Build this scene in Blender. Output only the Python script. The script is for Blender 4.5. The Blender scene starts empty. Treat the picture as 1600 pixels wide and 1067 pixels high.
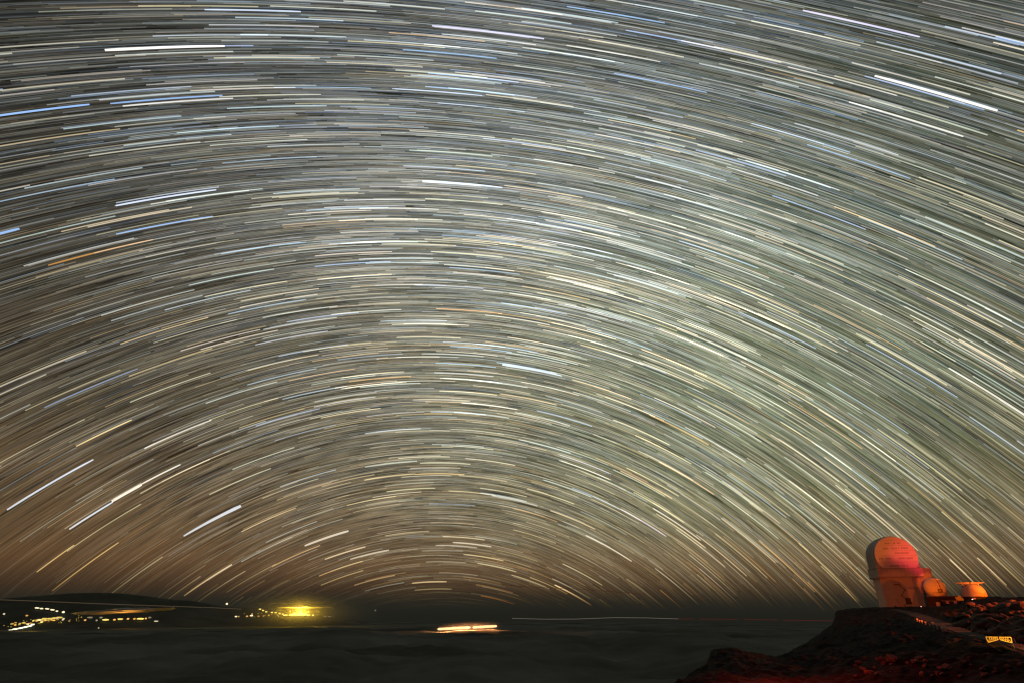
import bpy, bmesh, math, random
import numpy as np
from mathutils import Vector, Matrix
random.seed(7); rng = np.random.default_rng(11)
R = math.radians
S = bpy.context.scene

# ------------------------------------------------------------------ camera
PITCH, FPX = R(25.55), 874.71                       # measured from the star arcs (20 mm lens on 36 mm)
cam_d = bpy.data.cameras.new('camera'); cam = bpy.data.objects.new('camera', cam_d)
S.collection.objects.link(cam); S.camera = cam
cam_d.sensor_width = 36.0; cam_d.lens = 36.0 * FPX / 1600.0
cam_d.clip_start = 0.1; cam_d.clip_end = 2.0e6
cam.location = (0, 0, 0); cam.rotation_euler = (math.pi / 2 + PITCH, 0, 0)
CP, SP = math.cos(PITCH), math.sin(PITCH)
def ray(px, py):
    x, y = (px - 800) / FPX, -(py - 533.5) / FPX
    v = Vector((x, CP - SP * y, SP + CP * y)); return v.normalized()
def at(px, py, r):
    """point on the pixel's ray at horizontal distance r"""
    d = ray(px, py); h = math.hypot(d.x, d.y); return d * (r / h)
def azt(px, py):
    d = ray(px, py); return math.atan2(d.x, d.y), d.z / math.hypot(d.x, d.y)
# celestial pole (below the horizon) and its frame
PALT, PAZ = R(-21.2), R(-6.62)
POLE = Vector((math.cos(PALT) * math.sin(PAZ), math.cos(PALT) * math.cos(PAZ), math.sin(PALT)))
EX = Vector((math.cos(PAZ), -math.sin(PAZ), 0.0)); EY = POLE.cross(EX)
if EY.z < 0: EY = -EY                                # EY points up from the pole towards the zenith
def cel(d):
    """direction -> (angle from the pole, hour angle from straight up)"""
    return math.acos(max(-1, min(1, d.dot(POLE)))), math.atan2(d.dot(EX), d.dot(EY))

# ------------------------------------------------------------------ night sky
W = bpy.data.worlds.new('World'); S.world = W; W.use_nodes = True
nt = W.node_tree; nt.nodes.clear()
def N(kind, **kw):
    n = nt.nodes.new(kind)
    for k, v in kw.items():
        if k in n.bl_rna.properties.keys(): setattr(n, k, v)
    return n
def L(a, b): nt.links.new(a, b)
def math_(op, a, b=None, c=None):
    n = N('ShaderNodeMath', operation=op)
    for i, v in enumerate((a, b, c)):
        if v is None: continue
        if isinstance(v, (int, float)): n.inputs[i].default_value = v
        else: L(v, n.inputs[i])
    return n.outputs[0]
def dotv(vec, v):
    n = N('ShaderNodeVectorMath', operation='DOT_PRODUCT'); L(vec, n.inputs[0]); n.inputs[1].default_value = v
    return n.outputs['Value']
geo = N('ShaderNodeTexCoord'); D = geo.outputs['Generated']
def nrm(v):
    n = N('ShaderNodeVectorMath', operation='NORMALIZE'); L(v, n.inputs[0]); return n.outputs[0]
D = nrm(D)
sep = N('ShaderNodeSeparateXYZ'); L(D, sep.inputs[0])
ramp = N('ShaderNodeValToRGB'); L(math_('ADD', math_('MULTIPLY', sep.outputs['Z'], 0.5), 0.5), ramp.inputs[0])
cr = ramp.color_ramp
stops = [(-0.2, (.010, .011, .009)), (-0.01, (.0150, .0150, .0112)), (0.012, (.0200, .0195, .0140)), (0.032, (.052, .0305, .0165)),
         (0.065, (.112, .060, .027)), (0.13, (.100, .062, .031)), (0.26, (.044, .036, .024)), (0.5, (.019, .0185, .0155)), (0.9, (.013, .013, .0125))]
while len(cr.elements) < len(stops): cr.elements.new(0.5)
for e, (z, c) in zip(cr.elements, stops): e.position = z * .5 + .5; e.color = (*c, 1)
# faint unresolved star trails: noise that is long along the hour angle and fine across it
sa = dotv(D, POLE); sx = dotv(D, EX); sy = dotv(D, EY)
dec = math_('ARCCOSINE', sa); ha = math_('ARCTAN2', sx, sy)
def streak(fd, fh, off):
    c = N('ShaderNodeCombineXYZ'); L(math_('MULTIPLY', dec, fd), c.inputs[0]); L(math_('MULTIPLY', ha, fh), c.inputs[1]); c.inputs[2].default_value = off
    n = N('ShaderNodeTexNoise'); n.inputs['Scale'].default_value = 1; n.inputs['Detail'].default_value = 1.5; n.inputs['Roughness'].default_value = .6
    L(c.outputs[0], n.inputs['Vector']); return n
n1 = streak(330, 9, 0.3); n2 = streak(110, 7, 4.1)
st = math_('ADD', math_('MULTIPLY', n1.outputs['Fac'], 1.9), math_('MULTIPLY', n2.outputs['Fac'], .9))
st = math_('MAXIMUM', math_('SUBTRACT', st, .82), 0.12)                  # about 0.65 on average
# the fine trails drown in the thick air at the horizon
hz = N('ShaderNodeMapRange', interpolation_type='SMOOTHSTEP'); L(sep.outputs['Z'], hz.inputs[0])
hz.inputs[1].default_value = .015; hz.inputs[2].default_value = .16
stf = N('ShaderNodeMix', data_type='FLOAT'); L(hz.outputs[0], stf.inputs[0]); stf.inputs[2].default_value = .72; L(st, stf.inputs[3])
def blob(px, py, k, col):
    c = ray(px, py)
    g = math_('EXPONENT', math_('MULTIPLY', math_('SUBTRACT', dotv(D, c), 1.0), k))
    n = N('ShaderNodeVectorMath', operation='SCALE'); n.inputs[0].default_value = col
    L(math_('MULTIPLY', g, hz.outputs[0]), n.inputs['Scale']); return n.outputs[0]
def vadd(a, b):
    n = N('ShaderNodeVectorMath', operation='ADD'); L(a, n.inputs[0]); L(b, n.inputs[1]); return n.outputs[0]
glow = blob(760, 430, 6.0, (.045, .044, .033))                     # Milky Way
glow = vadd(glow, blob(1180, 620, 11.0, (.038, .080, .032)))       # green airglow
glow = vadd(glow, blob(760, 720, 20.0, (.035, .030, .020)))
glow = vadd(glow, blob(150, 840, 14.0, (.026, .013, .003)))
base = vadd(ramp.outputs[0], glow)
out = N('ShaderNodeVectorMath', operation='SCALE'); L(base, out.inputs[0]); L(math_('MULTIPLY', stf.outputs[0], 1.35), out.inputs['Scale'])
bg = N('ShaderNodeBackground'); L(out.outputs[0], bg.inputs[0]); bg.inputs[1].default_value = 1.0
wo = N('ShaderNodeOutputWorld'); L(bg.outputs[0], wo.inputs[0])

# ------------------------------------------------------------------ exposure
S.view_settings.view_transform = 'Standard'; S.view_settings.look = 'None'
S.view_settings.exposure = 0; S.view_settings.gamma = 1; S.view_settings.use_curve_mapping = False
S.cycles.use_denoising = True; S.cycles.denoising_prefilter = "ACCURATE"; S.cycles.transparent_max_bounces = 40
S.cycles.max_bounces = 4; S.cycles.volume_bounces = 0; S.cycles.sample_clamp_indirect = 2.0
S.cycles.pixel_filter_type = 'BLACKMAN_HARRIS'; S.cycles.filter_width = 1.3

# ------------------------------------------------------------------ helpers
C = S.collection
def tag(o, label=None, cat=None, group=None, kind=None):
    for k, v in (('label', label), ('category', cat), ('group', group), ('kind', kind)):
        if v: o[k] = v
    return o
def link(name, me, mat=None, parent=None, loc=None):
    if mat is not None and len(me.materials) == 0: me.materials.append(mat)
    o = bpy.data.objects.new(name, me); C.objects.link(o)
    if parent is not None: o.parent = parent
    if loc is not None: o.location = loc
    return o
def empty(name, loc, rz=0):
    o = bpy.data.objects.new(name, None); C.objects.link(o); o.location = loc; o.rotation_euler = (0, 0, rz); return o
def fast_mesh(name, V, F, smooth=False, col=None):
    """V (n,3), F (m,4) or (m,3) numpy"""
    me = bpy.data.meshes.new(name); V = np.asarray(V, np.float32); F = np.asarray(F, np.int32)
    k = F.shape[1]; me.vertices.add(len(V)); me.vertices.foreach_set('co', V.ravel())
    me.loops.add(F.size); me.loops.foreach_set('vertex_index', F.ravel())
    me.polygons.add(len(F)); me.polygons.foreach_set('loop_start', np.arange(0, F.size, k, dtype=np.int32))
    if smooth: me.polygons.foreach_set('use_smooth', np.ones(len(F), bool))
    if col is not None:
        a = me.color_attributes.new('starlight', 'FLOAT_COLOR', 'POINT'); a.data.foreach_set('color', np.asarray(col, np.float32).ravel())
    me.update(calc_edges=True); return me
def bm_mesh(name, bm, smooth=False, bevel=0):
    if bevel:
        bmesh.ops.bevel(bm, geom=[e for e in bm.edges if len(e.link_faces) == 2 and e.calc_face_angle(0) > .6], offset=bevel, segments=2, affect='EDGES', profile=.5)
    bmesh.ops.recalc_face_normals(bm, faces=bm.faces)
    me = bpy.data.meshes.new(name); bm.to_mesh(me); bm.free()
    if smooth:
        for p in me.polygons: p.use_smooth = True
    return me
def box(bm, x0, x1, y0, y1, z0, z1):
    v = [bm.verts.new((x, y, z)) for z in (z0, z1) for x, y in ((x0, y0), (x1, y0), (x1, y1), (x0, y1))]
    for f in ((0, 1, 2, 3), (4, 5, 6, 7), (0, 1, 5, 4), (1, 2, 6, 5), (2, 3, 7, 6), (3, 0, 4, 7)): bm.faces.new([v[i] for i in f])
def bar(bm, a, b, w):
    a, b = Vector(a), Vector(b); d = (b - a).normalized(); u = d.cross(Vector((0, 0, 1)))
    if u.length < .01: u = d.cross(Vector((0, 1, 0)))
    u = u.normalized() * w / 2; v = d.cross(u).normalized() * w / 2
    q = [bm.verts.new(p + s * u + t * v) for p in (a, b) for s, t in ((-1, -1), (1, -1), (1, 1), (-1, 1))]
    for f in ((0, 1, 2, 3), (4, 5, 6, 7), (0, 1, 5, 4), (1, 2, 6, 5), (2, 3, 7, 6), (3, 0, 4, 7)): bm.faces.new([q[i] for i in f])
def prism(bm, pts, z0, z1):
    lo = [bm.verts.new((x, y, z0)) for x, y in pts]; hi = [bm.verts.new((x, y, z1)) for x, y in pts]; n = len(pts)
    bm.faces.new(lo); bm.faces.new(hi)
    for i in range(n): bm.faces.new((lo[i], lo[(i + 1) % n], hi[(i + 1) % n], hi[i]))
def lathe(bm, prof, n=40):
    rings = []
    for r, z in prof:
        if r < 1e-4: rings.append([bm.verts.new((0, 0, z))])
        else: rings.append([bm.verts.new((r * math.cos(2 * math.pi * i / n), r * math.sin(2 * math.pi * i / n), z)) for i in range(n)])
    for a, b in zip(rings, rings[1:]):
        for i in range(n):
            j = (i + 1) % n
            vs = [a[i % len(a)], a[j % len(a)], b[j % len(b)], b[i % len(b)]]
            u = []
            for v in vs:
                if v not in u: u.append(v)
            if len(u) > 2: bm.faces.new(u)
def part(name, bm, mat, parent, smooth=False, bevel=0): return link(name, bm_mesh(name, bm, smooth, bevel), mat, parent)

def material(name, col, rough=.7, metal=0, noise=0, scale=1.0, bump=0, bscale=1.0):
    m = bpy.data.materials.new(name); m.use_nodes = True; t = m.node_tree; b = t.nodes['Principled BSDF']
    b.inputs['Base Color'].default_value = (*col, 1); b.inputs['Roughness'].default_value = rough; b.inputs['Metallic'].default_value = metal
    b.inputs['Specular IOR Level'].default_value = .15
    tc = t.nodes.new('ShaderNodeTexCoord')
    if noise:
        n = t.nodes.new('ShaderNodeTexNoise'); n.inputs['Scale'].default_value = scale; n.inputs['Detail'].default_value = 6
        t.links.new(tc.outputs['Object'], n.inputs['Vector'])
        r = t.nodes.new('ShaderNodeValToRGB'); t.links.new(n.outputs['Fac'], r.inputs[0])
        r.color_ramp.elements[0].position = .3; r.color_ramp.elements[1].position = .72
        r.color_ramp.elements[0].color = (*[c * (1 - noise) for c in col], 1); r.color_ramp.elements[1].color = (*[min(1, c * (1 + noise)) for c in col], 1)
        t.links.new(r.outputs[0], b.inputs['Base Color'])
    if bump:
        n = t.nodes.new('ShaderNodeTexNoise'); n.inputs['Scale'].default_value = bscale; n.inputs['Detail'].default_value = 8
        t.links.new(tc.outputs['Object'], n.inputs['Vector'])
        bp = t.nodes.new('ShaderNodeBump'); bp.inputs['Strength'].default_value = bump; bp.inputs['Distance'].default_value = 1.0 / bscale
        t.links.new(n.outputs['Fac'], bp.inputs['Height']); t.links.new(bp.outputs[0], b.inputs['Normal'])
    return m
def emitter(name, col, strength):
    m = bpy.data.materials.new(name); m.use_nodes = True; t = m.node_tree; t.nodes.clear()
    e = t.nodes.new('ShaderNodeEmission'); e.inputs[0].default_value = (*col, 1); e.inputs[1].default_value = strength
    o = t.nodes.new('ShaderNodeOutputMaterial'); t.links.new(e.outputs[0], o.inputs[0]); return m
def volume(name, col, dens, size, aniso=0.0):
    m = bpy.data.materials.new(name); m.use_nodes = True; t = m.node_tree; t.nodes.clear()
    v = t.nodes.new('ShaderNodeVolumePrincipled'); v.inputs['Color'].default_value = (*col, 1); v.inputs['Anisotropy'].default_value = aniso
    tc = t.nodes.new('ShaderNodeTexCoord'); mp = t.nodes.new('ShaderNodeMapping'); mp.inputs['Scale'].default_value = [1 / q for q in size]     # densest in the middle
    g = t.nodes.new('ShaderNodeTexGradient'); g.gradient_type = 'QUADRATIC_SPHERE'; mu = t.nodes.new('ShaderNodeMath'); mu.operation = 'MULTIPLY'; mu.inputs[1].default_value = dens
    t.links.new(tc.outputs['Object'], mp.inputs['Vector']); t.links.new(mp.outputs[0], g.inputs[0]); t.links.new(g.outputs['Fac'], mu.inputs[0]); t.links.new(mu.outputs[0], v.inputs['Density'])
    o = t.nodes.new('ShaderNodeOutputMaterial'); t.links.new(v.outputs[0], o.inputs['Volume']); return m
# numpy value noise
_tab = np.random.default_rng(3).random((256, 256))
def vnoise(x, y):
    xi, yi = np.floor(x).astype(int), np.floor(y).astype(int); fx, fy = x - xi, y - yi
    fx = fx * fx * (3 - 2 * fx); fy = fy * fy * (3 - 2 * fy)
    g = lambda a, b: _tab[a & 255, b & 255]
    return (g(xi, yi) * (1 - fx) + g(xi + 1, yi) * fx) * (1 - fy) + (g(xi, yi + 1) * (1 - fx) + g(xi + 1, yi + 1) * fx) * fy
def fbm(x, y, oct=5, rough=.5):
    s, a, t = 0, 1, 0
    for i in range(oct):
        s = s + a * (vnoise(x + 17.3 * i, y + 9.1 * i) - .5); t += a; a *= rough; x = x * 2.03; y = y * 2.03
    return s / t * 2

# materials
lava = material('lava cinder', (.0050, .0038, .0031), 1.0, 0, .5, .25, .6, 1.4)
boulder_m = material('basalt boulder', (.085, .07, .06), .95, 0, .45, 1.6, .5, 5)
asphalt = material('asphalt', (.019, .0195, .019), .9, 0, .25, .5)
white = material('white enclosure paint', (.36, .35, .34), .55, 0, .07, .35)
panel_m = material('aperture panel', (.55, .54, .53), .5, 0, .05, .5)
grey = material('grey cladding', (.26, .26, .25), .7, 0, .1, .4)
seam_m = material('dark louvre metal', (.30, .295, .29), .6)
dark_m = material('dark steel', (.06, .06, .06), .6)
base_m = material('dark plaster wall', (.028, .025, .024), .9, 0, .2, .6)
concrete = material('concrete', (.25, .24, .22), .9, 0, .2, .6)
domep = material('dome shell paint', (.36, .35, .33), .5, 0, .06, .6)
gate_m = material('yellow gate paint', (.72, .55, .16), .6, 0, .1, 3)
galv = material('galvanised steel', (.45, .45, .44), .5, .3)
refl_m = material('white marker face', (.80, .80, .78), .5)

# ------------------------------------------------------------------ ridge terrain
# crest of the ridge read from the photograph: pixel on the skyline and the distance of that skyline
crest_px = [(1000, 1112, 112, 6), (1040, 1086, 124, 6), (1065, 1067, 132, 6), (1088, 1052, 138, 6), (1106, 1042, 141, 5), (1109.5, 1031, 143, 5), (1112, 1024, 145, 6), (1122, 1019, 148, 8),
            (1138, 1016, 150, 9), (1150, 1017, 153, 9), (1165, 1022, 160, 8), (1180, 1026, 170, 8), (1210, 1027, 200, 8), (1230, 1022, 230, 8), (1258, 1007, 280, 9),
            (1285, 989, 320, 10), (1300, 978, 345, 10), (1304, 968, 352, 14), (1306, 957, 358, 25), (1312, 955, 366, 60), (1340, 952.5, 376, 120), (1380, 950, 378, 140), (1420, 950, 376, 150),
            (1452, 949, 340, 180), (1464, 948, 316, 190), (1500, 945, 312, 190), (1516, 940, 310, 190), (1545, 936.5, 310, 190), (1600, 934, 308, 190), (1680, 929, 300, 190)]
ca, ct, cr_, cl = [], [], [], []
for px, py, r, l in crest_px:
    a, t = azt(px, py); ca.append(a); ct.append(t); cr_.append(r); cl.append(l)
pre = [(-180, -.03, 90, 60), (-110, -.10, 60, 30), (-70, -.22, 40, 5), (-20, -.22, 50, 5), (5, -.19, 80, 5)]
post = [(52, .005, 300, 170), (75, .0, 280, 150), (110, -.01, 150, 100), (180, -.03, 90, 60)]
ca = [R(p[0]) for p in pre] + ca + [R(p[0]) for p in post]
ct = [p[1] for p in pre] + ct + [p[1] for p in post]
cr_ = [p[2] for p in pre] + cr_ + [p[2] for p in post]
cl = [p[3] for p in pre] + cl + [p[3] for p in post]
R0, TN = 6.0, -1.7 / 6.0
def ground_np(az, r):
    tc = np.interp(az, ca, ct); rc = np.interp(az, ca, cr_); lp = np.interp(az, ca, cl)
    q = np.clip(np.log(np.maximum(r, R0) / R0) / np.log(rc / R0), 0, 1)
    ts = sum(np.interp(az + R(o), ca, ct) for o in np.linspace(-4, 4, 17)) / 17      # only the crest itself keeps the sharp steps
    w = np.clip((q - .80) / .18, 0, 1); w = w * w * (3 - 2 * w); tc = np.minimum(ts, tc + .006 + .05 * (1 - q)) * (1 - w) + tc * w
    tn = np.minimum(TN, tc - .05)
    z = (tc + (tn - tc) * (1 - q) ** 1.5) * np.minimum(r, rc)
    z = np.where(r < R0, -1.7 + (z + 1.7) * (r / R0), z)
    over = np.maximum(r - rc - lp, 0)
    z = z - over * .75 - np.minimum(over, 30) ** 2 * .004
    x, y = np.sin(az) * r, np.cos(az) * r
    amp = np.clip(r / 60, .15, 1.0)
    keep = np.clip((r - rc) / 8, 0, 1) * (over < 1)                      # calm pad on which the buildings stand
    z = z + amp * (1 - .85 * keep) * (1.0 * fbm(x / 22, y / 22, 3) + 1.0 * fbm(x / 5, y / 5, 4, .6) + .36 * fbm(x / 1.1, y / 1.1, 2))
    return z
def ground(x, y): return float(ground_np(np.array([math.atan2(x, y)]), np.array([math.hypot(x, y)]))[0])
def on_ground(px, py, rmin=30, rmax=600):
    a, t = azt(px, py); r = np.linspace(rmin, rmax, 2400); z = ground_np(np.full_like(r, a), r)
    hit = np.nonzero(z >= t * r)[0]
    rr = r[hit[0]] if len(hit) else np.interp(a, ca, cr_)
    return Vector((math.sin(a) * rr, math.cos(a) * rr, float(ground_np(np.array([a]), np.array([rr]))[0])))
# the road along the slope: its centre line, levelled, and the bed it cuts into the slope
road_px = [(1398, 951.5), (1420, 956), (1440, 962.5), (1460, 970), (1482, 978), (1508, 987), (1535, 994.5), (1560, 1001), (1580, 1006), (1600, 1011.5), (1640, 1023)]
def spline(P, per=14):
    o = []
    for i in range(len(P) - 1):
        p0, p1_, p2_, p3_ = P[max(i - 1, 0)], P[i], P[i + 1], P[min(i + 2, len(P) - 1)]
        for j in range(per):
            t = j / per
            o.append(.5 * ((2 * p1_) + (p2_ - p0) * t + (2 * p0 - 5 * p1_ + 4 * p2_ - p3_) * t * t + (3 * p1_ - p0 - 3 * p2_ + p3_) * t ** 3))
    return o + [P[-1]]
cen = spline([on_ground(x, y, 60, 420) for x, y in road_px])
for _ in range(30): cen = [cen[0]] + [(a_ + b_ + c_) / 3 for a_, b_, c_ in zip(cen, cen[1:], cen[2:])] + [cen[-1]]
RC = np.array([tuple(c) for c in cen]); ground_raw = ground_np; RH = np.clip(np.hypot(RC[:, 0], RC[:, 1]) / 90, 1.0, 2.2) * .9     # half width
def ground_np(az, r):
    z = ground_raw(az, r); x, y = np.sin(az) * r, np.cos(az) * r; shp = z.shape
    x, y, z = x.ravel(), y.ravel(), z.ravel().copy()
    m = np.nonzero((x > RC[:, 0].min() - 12) & (x < RC[:, 0].max() + 12) & (y > RC[:, 1].min() - 12) & (y < RC[:, 1].max() + 12))[0]
    for c in np.array_split(m, max(1, len(m) // 20000)):
        dd = (x[c][:, None] - RC[:, 0]) ** 2 + (y[c][:, None] - RC[:, 1]) ** 2; j = dd.argmin(1); di = np.sqrt(dd[np.arange(len(c)), j])
        w = np.clip(1 - (di - RH[j] - .4) / (RH[j] * .9), 0, 1); w = w * w * (3 - 2 * w)
        z[c] = z[c] * (1 - w) + (RC[j, 2] - .10) * w
    return z.reshape(shp)
azs = np.radians(np.concatenate([np.arange(-180, 8, 2.5), np.arange(8, 14, .4), np.arange(14, 46, .085), np.arange(46, 60, .5), np.arange(60, 180.1, 2.5)]))
rs = np.concatenate([[0.01], np.geomspace(1, 60, 60), np.geomspace(61, 420, 300), np.geomspace(425, 3500, 45)])
AZ, RR = np.meshgrid(azs, rs, indexing='ij'); ZZ = ground_np(AZ, RR)
# the skyline rocks are steeper than the pad behind them
V = np.stack([np.sin(AZ) * RR, np.cos(AZ) * RR, np.maximum(ZZ, -1300)], -1).reshape(-1, 3)
na, nr = AZ.shape; I = np.arange(na * nr).reshape(na, nr)
F = np.stack([I[:-1, :-1], I[:-1, 1:], I[1:, 1:], I[1:, :-1]], -1).reshape(-1, 4)
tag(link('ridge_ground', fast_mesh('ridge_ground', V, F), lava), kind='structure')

# ------------------------------------------------------------------ sea of clouds, curved like the earth
RE, DECK = 6.371e6, 1000.0
def deck_r(px, py):
    a, t = azt(px, py)
    t = -t; disc = t * t - 2 * DECK / RE
    return (t - math.sqrt(disc)) * RE if disc > 0 else 108000.0
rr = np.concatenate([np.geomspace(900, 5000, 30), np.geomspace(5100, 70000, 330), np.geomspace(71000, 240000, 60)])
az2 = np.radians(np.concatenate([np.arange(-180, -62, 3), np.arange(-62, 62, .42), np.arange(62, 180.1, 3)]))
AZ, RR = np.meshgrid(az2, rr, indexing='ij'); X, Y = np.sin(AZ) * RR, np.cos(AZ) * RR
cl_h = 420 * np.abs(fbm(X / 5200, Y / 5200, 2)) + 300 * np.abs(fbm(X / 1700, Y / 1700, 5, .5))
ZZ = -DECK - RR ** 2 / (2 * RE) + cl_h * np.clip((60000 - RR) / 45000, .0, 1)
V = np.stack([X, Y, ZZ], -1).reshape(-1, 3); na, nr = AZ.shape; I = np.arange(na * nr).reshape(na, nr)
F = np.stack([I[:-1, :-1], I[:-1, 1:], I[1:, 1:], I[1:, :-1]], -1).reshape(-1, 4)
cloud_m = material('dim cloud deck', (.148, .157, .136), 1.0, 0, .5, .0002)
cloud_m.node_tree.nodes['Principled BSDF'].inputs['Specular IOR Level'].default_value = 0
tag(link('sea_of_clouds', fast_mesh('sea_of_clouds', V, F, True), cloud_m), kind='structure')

# ------------------------------------------------------------------ distant island
isl_px = [(-260, 962), (-120, 950), (-40, 938), (20, 933), (70, 929), (110, 926), (150, 925), (190, 926), (235, 931), (275, 936.5), (300, 937.5), (330, 943), (355, 947.5), (400, 949), (440, 954), (480, 958.5), (520, 962), (560, 968), (620, 985)]
ia = [azt(*p)[0] for p in isl_px]; it = [azt(*p)[1] for p in isl_px]
RI = 62000.0
def isl_np(az, r):
    top = np.interp(az, ia, it) * RI; bot = -DECK - RI ** 2 / (2 * RE) - 500
    q = np.clip(1 - np.abs(r - RI) / np.where(r < RI, 14000, 12000), 0, 1)
    q = q ** 1.15
    return bot + (top - bot) * q + 90 * fbm(az * 60, r / 3000, 4) * (1 - q) * q * 2
def on_island(px, py):
    a, t = azt(px, py); r = np.linspace(RI - 13900, RI, 800); z = np.maximum(isl_np(np.full_like(r, a), r), -DECK - r ** 2 / (2 * RE)); h = np.nonzero(z >= t * r)[0]
    rr_ = r[h[0]] if len(h) else (RI - 10 if t > -.017 else min(deck_r(px, py), 90000))
    return Vector((math.sin(a) * rr_, math.cos(a) * rr_, t * rr_))
az3 = np.linspace(ia[0], ia[-1], 240); r3 = np.linspace(RI - 14000, RI + 12000, 70)
AZ, RR = np.meshgrid(az3, r3, indexing='ij'); ZZ = isl_np(AZ, RR)
V = np.stack([np.sin(AZ) * RR, np.cos(AZ) * RR, ZZ], -1).reshape(-1, 3); na, nr = AZ.shape; I = np.arange(na * nr).reshape(na, nr)
F = np.stack([I[:-1, :-1], I[:-1, 1:], I[1:, 1:], I[1:, :-1]], -1).reshape(-1, 4)
isl_m = material('dark island slopes', (.075, .078, .062), 1.0, 0, .3, .0004)
tag(link('island', fast_mesh('island', V, F, True), isl_m), kind='structure')

# ------------------------------------------------------------------ star trails
RS = 900000.0
star_m = bpy.data.materials.new('starlight'); star_m.use_nodes = True; t = star_m.node_tree; t.nodes.clear()
a = t.nodes.new('ShaderNodeVertexColor'); a.layer_name = 'starlight'; e = t.nodes.new('ShaderNodeEmission'); o = t.nodes.new('ShaderNodeOutputMaterial')
t.links.new(a.outputs[0], e.inputs[0]); e.inputs[1].default_value = 1
tr = t.nodes.new('ShaderNodeBsdfTransparent'); ad = t.nodes.new('ShaderNodeAddShader')     # starlight adds to the sky behind it
t.links.new(e.outputs[0], ad.inputs[0]); t.links.new(tr.outputs[0], ad.inputs[1]); t.links.new(ad.outputs[0], o.inputs[0])
star_m.cycles.emission_sampling = 'NONE'
PX = 1.0 / 559.8                                                          # one render pixel in radians on the axis
eP, eX, eY = (np.array(v) for v in (POLE, EX, EY))
def sky_dir(dc, h):
    return np.cos(dc)[..., None] * eP + np.sin(dc)[..., None] * (np.sin(h)[..., None] * eX + np.cos(h)[..., None] * eY)
def air(z):
    """extinction and reddening of starlight in the air near the horizon: z = sin(altitude)"""
    am = 1.0 / np.maximum(z + .012, .006); am = np.minimum(am, 160)
    k = np.stack([.036 * am, .047 * am, .070 * am], -1); return np.exp(-k) * np.clip((z + .002) / .045, 0, 1)[..., None] ** .8
HA = R(8.8)
def ribbons(dc, h0, h1, wid, col, rad, seg):
    n = len(dc); s = np.linspace(0, 1, seg + 1)
    H = h0[:, None] + (h1 - h0)[:, None] * s
    d0 = sky_dir(np.repeat(dc[:, None] - wid[:, None] / 2, seg + 1, 1), H); d1 = sky_dir(np.repeat(dc[:, None] + wid[:, None] / 2, seg + 1, 1), H)
    V = np.stack([d0, d1], 2) * rad[:, None, None, None]                    # n, seg+1, 2, 3
    z = d0[..., 2]; cc = col[:, None, :] * air(z)
    cc = np.repeat(cc[:, :, None, :], 2, 2); cc = np.concatenate([cc, np.ones(cc.shape[:-1] + (1,))], -1)
    I = np.arange(n * (seg + 1) * 2).reshape(n, seg + 1, 2)
    F = np.stack([I[:, :-1, 0], I[:, :-1, 1], I[:, 1:, 1], I[:, 1:, 0]], -1).reshape(-1, 4)
    return V.reshape(-1, 3), F, cc.reshape(-1, 4)
# how crowded the sky is: the Milky Way and its neighbours
dens_blobs = [(740, 470, 7.5, 1.15), (1180, 640, 9.0, .80), (700, 80, 9.0, .36), (1450, 330, 8.0, .35), (760, 760, 14.0, .35), (350, 330, 9, .10), (60, 820, 12, -.14)]
def crowd(d):
    s = np.full(d.shape[0], .30)
    for px, py, k, w in dens_blobs: s = s + w * np.exp((d @ np.array(ray(px, py)) - 1) * k)
    return s
NT = 430000
cz = rng.uniform(-1, 1, NT); dc = np.arccos(cz); hm = rng.uniform(-math.pi, math.pi, NT)
d = sky_dir(dc, hm); crd = crowd(d)
keep = (d[:, 2] > -.02) & (rng.random(NT) < crd / 1.9)
dc, hm, d, crd = dc[keep], hm[keep], d[keep], crd[keep]; n = len(dc)
u = rng.random(n); flux = .0128 * u ** (-1 / 1.36)                            # power-law star counts
flux = 1.25 * np.minimum(flux, .46) * (.66 + .30 * crd)
tt = rng.random(n)
pal = np.array([(.55, .78, 1.25), (.80, .93, 1.10), (1.0, .98, .93), (1.08, .97, .80), (1.18, .92, .60), (1.25, .78, .36)])
pi = np.searchsorted(np.cumsum([.11, .23, .31, .24, .085, .025]), tt); pi = np.minimum(pi, 5)
col = pal[pi] * flux[:, None] * rng.uniform(.93, 1.07, (n, 3))
hi_ = np.clip((d[:, 2] - .35) / .45, 0, 1)[:, None]; col = col * ((1 - hi_) * np.array((1.03, 1.0, .83)) + hi_ * np.array((.90, 1.0, 1.05)))
wid = PX * np.clip(.46 + .32 * np.sqrt(flux / .4), .46, .82)
order = np.argsort(flux)                                                  # brighter trails nearer, so they lie over the fainter
rad = np.empty(n); rad[order] = RS * (1.0 - .12 * np.arange(n) / n)
# inside the frame?
right, fwd, up = np.array((1, 0, 0)), np.array((0, CP, SP)), np.array((0, -SP, CP))
w_ = d @ fwd; sxp = np.where(w_ > .05, (d @ right) / np.maximum(w_, .05) * FPX, 9e9); syp = np.where(w_ > .05, -(d @ up) / np.maximum(w_, .05) * FPX, 9e9)
inside = (np.abs(sxp) < 800) & (np.abs(syp) < 533) & (d[:, 2] > .012)

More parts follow.
